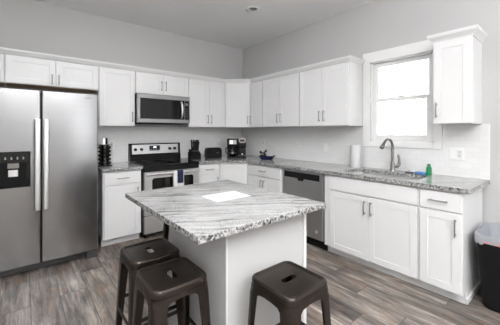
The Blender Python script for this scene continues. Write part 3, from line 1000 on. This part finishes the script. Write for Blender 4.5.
j0 = thing('spice_jar', 'small dark spice jar with black cap in the carousel rack', 'jar', group='spice jars in the carousel rack')
MB().cyl((0, .0, 0), (0, -.018, 0), .0185, n=18).build('jar_body', M_['nickel'], j0, 40)
m = MB().lathe([(.0, 0.0), (.0160, 0.0), (.0160, .004), (.014, .0055), (.0, .0055)], n=18, cap0=False, cap1=False)
m.build('jar_lid', M_['black'], j0, 40).rotation_euler = (R(90), 0, 0)
j0.children[1].location = (0, -.0182, 0)
first = True
for turn in (0, -90):                      # the two faces the photo shows
    for cx in (-.0255, .0255):
        for r in range(5):
            jj = j0 if first else copy_tree(j0); first = False
            jj.rotation_euler = (0, 0, RA + R(turn))
            jj.location = Matrix.Translation(sr.location) @ Matrix.Rotation(RA + R(turn), 4, 'Z') @ Vector((cx, -.0375, .038 + r * .0475))

kn = thing('knife_block', 'black knife block on the counter between range and toaster', 'knife block', (-1.148, -0.27, CZ), R(-4))
m = MB()
m.loft([[(x, -.055, 0), (x, .055, 0), (x, .055, .150), (x, .03, .155), (x, -.055, .105)] for x in (-.07, .07)])
m.build('block', M_['black'], kn)
for sx in (-1, 1):
    m = MB().loft([[(x, -.045, 0), (x, .045, 0), (x, .045, .115), (x, -.045, .085)] for x in (sx * .0702, sx * .088)])
    m.build('side_holder', M_['matte'], kn)
kdef = [(-.045, -.02, .10), (-.022, -.022, .11), (.0, -.02, .105), (.024, -.022, .10), (.046, -.02, .095), (-.035, .018, .125), (-.005, .020, .135), (.026, .018, .128), (.05, .02, .115)]
kp = None
for i, (x, y, l) in enumerate(kdef):
    if kp is None:
        kp = thing('kitchen_knife', 'black-handled kitchen knife standing in the knife block', 'knife', group='knives in the knife block')
        MB().loft([[(p[0], p[1], z) for p in rrect(a_, b_, .004, 0, 3)] for a_, b_, z in ((.0075, .010, 0), (.008, .012, .03), (.007, .010, .06), (.009, .013, .095), (.006, .009, .100))]).build('knife_handle', M_['black'], kp, 40)
        MB().box(-.0082, .0082, -.0115, .0115, -.004, .0005).build('bolster', M_['nickel'], kp)
        o = kp
    else: o = copy_tree(kp)
    zt = .105 + (y + .055) / .085 * .05 if y < .03 else .15
    M4 = Matrix.Translation(kn.location) @ Matrix.Rotation(R(-4), 4, 'Z')
    o.scale = (1.1, 1.1, 1.45); o.location = M4 @ Vector((x, y, zt + .006)); o.rotation_euler = (R(3), R((x) * 110), R(-4))

ts = thing('toaster', 'black two-slot toaster on the counter left of the coffee maker', 'toaster', (-0.83, -0.30, CZ), R(-10))
m = MB()
pf = [(-.135, .012), (-.14, .03), (-.138, .13), (-.125, .165), (-.10, .178), (.10, .178), (.125, .165), (.138, .13), (.14, .03), (.135, .012)]
m.loft([[(x * s, y, .012 + (z - .012) * s2_) for x, z in pf] for y, s, s2_ in ((-.075, .95, .96), (-.07, .99, .99), (-.06, 1, 1), (.06, 1, 1), (.07, .99, .99), (.075, .95, .96))])
m.build('toaster_body', M_['black'], ts, 35)
for y in (-.026, .026): MB().box(-.105, .105, y - .013, y + .013, .1782, .1795).build('slot_rim', M_['nickel'], ts)
MB().box(-.13, .13, -.068, .068, 0, .0115).build('toaster_foot', M_['matte'], ts)
m = MB().box(.141, .160, -.018, .018, .12, .135, .003).build('lever', M_['grey'], ts)
MB().box(.035, .075, -.0765, -.0755, .085, .096).build('badge', M_['nickel'], ts)
ts.scale = (0.9, 0.9, 0.96)

cm = thing('coffee_maker', 'black dual coffee maker with glass carafe in the counter corner', 'coffee maker', (-0.437, -0.398, CZ), R(-36))
MB().box(-.155, .155, -.13, .13, 0, .022, .006).build('base_plate', M_['black'], cm)
MB().box(-.155, .155, .03, .13, .0225, .31, .004).build('water_tank', M_['black'], cm)
hdm = MB().box(-.155, .018, -.125, .0295, .20, .312, .006)
hdm.build('brew_head', M_['black'], cm)
cpn = MB().box(-.125, .0, -.1285, -.1255, .217, .292, .001).build('control_panel', M_['nickel'], cm)
MB().box(-.112, -.058, -.1300, -.1287, .226, .284).build('lit_display', M_['panel_lit'], cpn)
for r in range(3): MB().box(-.048, -.012, -.1300, -.1287, .228 + r * .02, .240 + r * .02).build('button', M_['paper'], cpn)
m = MB().box(.026, .155, -.115, .0295, .17, .30, .008).build('pod_brewer', M_['black'], cm)
MB().loft([[(x, -.1155 - t_, z) for x, z, _ in rrect(.058, .038, .034, 0, 6, .090, .278)] for t_ in (0, .012)]).build('pod_lid', M_['nickel'], cm, 40)
MB().loft([[(x, -.1276 - t_, z) for x, z, _ in rrect(.036, .014, .012, 0, 6, .090, .28)] for t_ in (0, .003)]).build('lid_handle', M_['black'], cm, 40)
MB().box(.035, .145, -.120, .0295, .0225, .045, .004).build('cup_rest', M_['grey'], cm)
MB().cyl((.09, -.121, .06), (.09, -.124, .06), .010, n=14).build('power_button', M_['panel_lit'], cm)
MB().box(.036, .144, -.1205, -.10, .0455, .16, .004).build('front_cover', M_['black'], cm)
ca = thing('coffee_carafe', 'dark glass coffee carafe sitting in the left bay of the coffee maker', 'carafe', cm.matrix_world @ Vector((0, 0, 0)))
ca.location = Matrix.Translation(cm.location) @ Matrix.Rotation(R(-36), 4, 'Z') @ Vector((-.068, -.05, .0225)); ca.rotation_euler = (0, 0, R(-36))
MB().lathe([(.05, 0), (.064, .012), (.068, .05), (.058, .095), (.045, .120)], n=28).build('carafe_glass', M_['bglass'], ca, 50)
MB().lathe([(.047, .1202), (.047, .150), (.04, .16)], n=24).build('carafe_lid', M_['black'], ca, 50)
MB().lathe([(.0690, .045), (.0695, .049), (.066, .060), (.0655, .060), (.068, .045)], n=28, cap0=False, cap1=False).build('metal_band', M_['nickel'], ca, 50)
MB().tube([(-.045, -.01, .142), (-.085, -.01, .145), (-.108, -.01, .12), (-.104, -.01, .06), (-.085, -.01, .035), (-.067, -.01, .035)], [.008, .009, .009, .009, .008, .007], 10).build('carafe_handle', M_['black'], ca, 60)

# navy dish with small items
nd = thing('navy_dish', 'navy blue oblong dish holding small items near the counter corner', 'dish', (-0.315, -1.005, CZ), R(-62))
m = MB()
m.loft([rrect(.085, .045, .03, 0), rrect(.105, .06, .035, .03), rrect(.118, .07, .04, .062), rrect(.114, .066, .038, .062), rrect(.10, .056, .033, .03), rrect(.08, .04, .028, .006)])
m.build('dish_body', M_['navyg'], nd, 40)
m = MB()
m.tube([(.114, -.018, .05), (.137, -.014, .06), (.137, .014, .06), (.114, .018, .05)], .006, 8)
m.build('dish_handle', M_['navyg'], nd, 60)
MD = Matrix.Translation(nd.location) @ Matrix.Rotation(R(-62), 4, 'Z')
pk = None
for i, (x, y, z, rx, ry) in enumerate([(-.075, .0, .064, 0, 0), (-.028, -.022, .064, 0, 0), (-.035, .026, .066, 20, 20), (-.052, .0, .096, 0, -15), (-.020, .0, .126, 0, 50), (-.098, .004, .106, 0, -60)]):
    if pk is None:
        pk = MB().loft([[(.027 * s * math.cos(2 * PI * k / 12), .020 * s * math.sin(2 * PI * k / 12) + .004 * math.cos(k * 1.7), zz) for k in range(12)] for s, zz in ((.6, -.012), (1, -.004), (1.1, .004), (.5, .012))]).build('dark_packet', M_['olive'], None, 40)
        o = pk
    else: o = pk.copy(); COL.objects.link(o)
    o.location = MD @ Vector((x, y, z)); o.rotation_euler = (R(rx), R(ry), R(40 * i))
    tag(o, 'small dark wrapped packet heaped in the navy dish', 'packet', 'dark packets in the navy dish')
o = MB().loft([rrect(.042, .030, .008, .0), rrect(.045, .033, .010, .006), rrect(.044, .032, .010, .022), rrect(.036, .026, .008, .026)]).build('white_packet', M_['paper'], None, 40, MD @ Vector((.045, 0, .052)))
o.rotation_euler = (0, R(6), R(-60))
tag(o, 'white packet lying in the right half of the navy dish', 'packet')

# ------------------------------------------------------------------ trash can
tc = thing('trash_can', 'black rectangular trash can with a white liner in the right corner', 'trash can', (-0.305, -3.745, 0))
m = MB()
H = 0.555
m.loft([rrect(.178, .150, .06, 0, 8), rrect(.186, .157, .065, .012, 8), rrect(.208, .172, .07, .25, 8), rrect(.234, .191, .07, H - .02, 8), rrect(.236, .193, .07, H, 8), rrect(.231, .188, .068, H, 8),
        rrect(.222, .180, .066, H - .03, 8), rrect(.19, .155, .06, .02, 8)])
m.build('bin', M_['matte'], tc, 40)
m = MB(); rings = []
for k_, (hx_, hy_, z, amp) in enumerate([(.2405, .1965, H - .060, .008), (.2405, .1970, H - .04, .004), (.2400, .1965, H - .008, .001), (.236, .193, H + .005, .001), (.227, .184, H + .004, .001), (.212, .172, H - .05, .002), (.190, .155, H - .22, .004), (.15, .12, H - .40, .004)]):
    L_ = rrect(hx_, hy_, .07, z, 8)
    rings.append([(x, y, zz + amp * math.sin(i * 1.9 + k_ * .3) + amp * .6 * math.sin(i * 0.8)) for i, (x, y, zz) in enumerate(L_)])
m.loft(rings, False, True)
m.build('liner', M_['bag'], tc, 50)
m = MB()
for i, (t0, zz) in enumerate(((-.20, .0), (-.14, .006), (-.07, .003), (.0, .007), (.07, .002))):
    m.box(t0, t0 + .035, -.2010, -.1975, H - .045 + zz, H - .038 + zz)
for i, t0 in enumerate((-.12, -.05, .03, .09)):
    m.box(-.2450, -.2415, t0, t0 + .035, H - .048 + .004 * (i % 2), H - .041 + .004 * (i % 2))
m.build('print', M_['red'], tc)
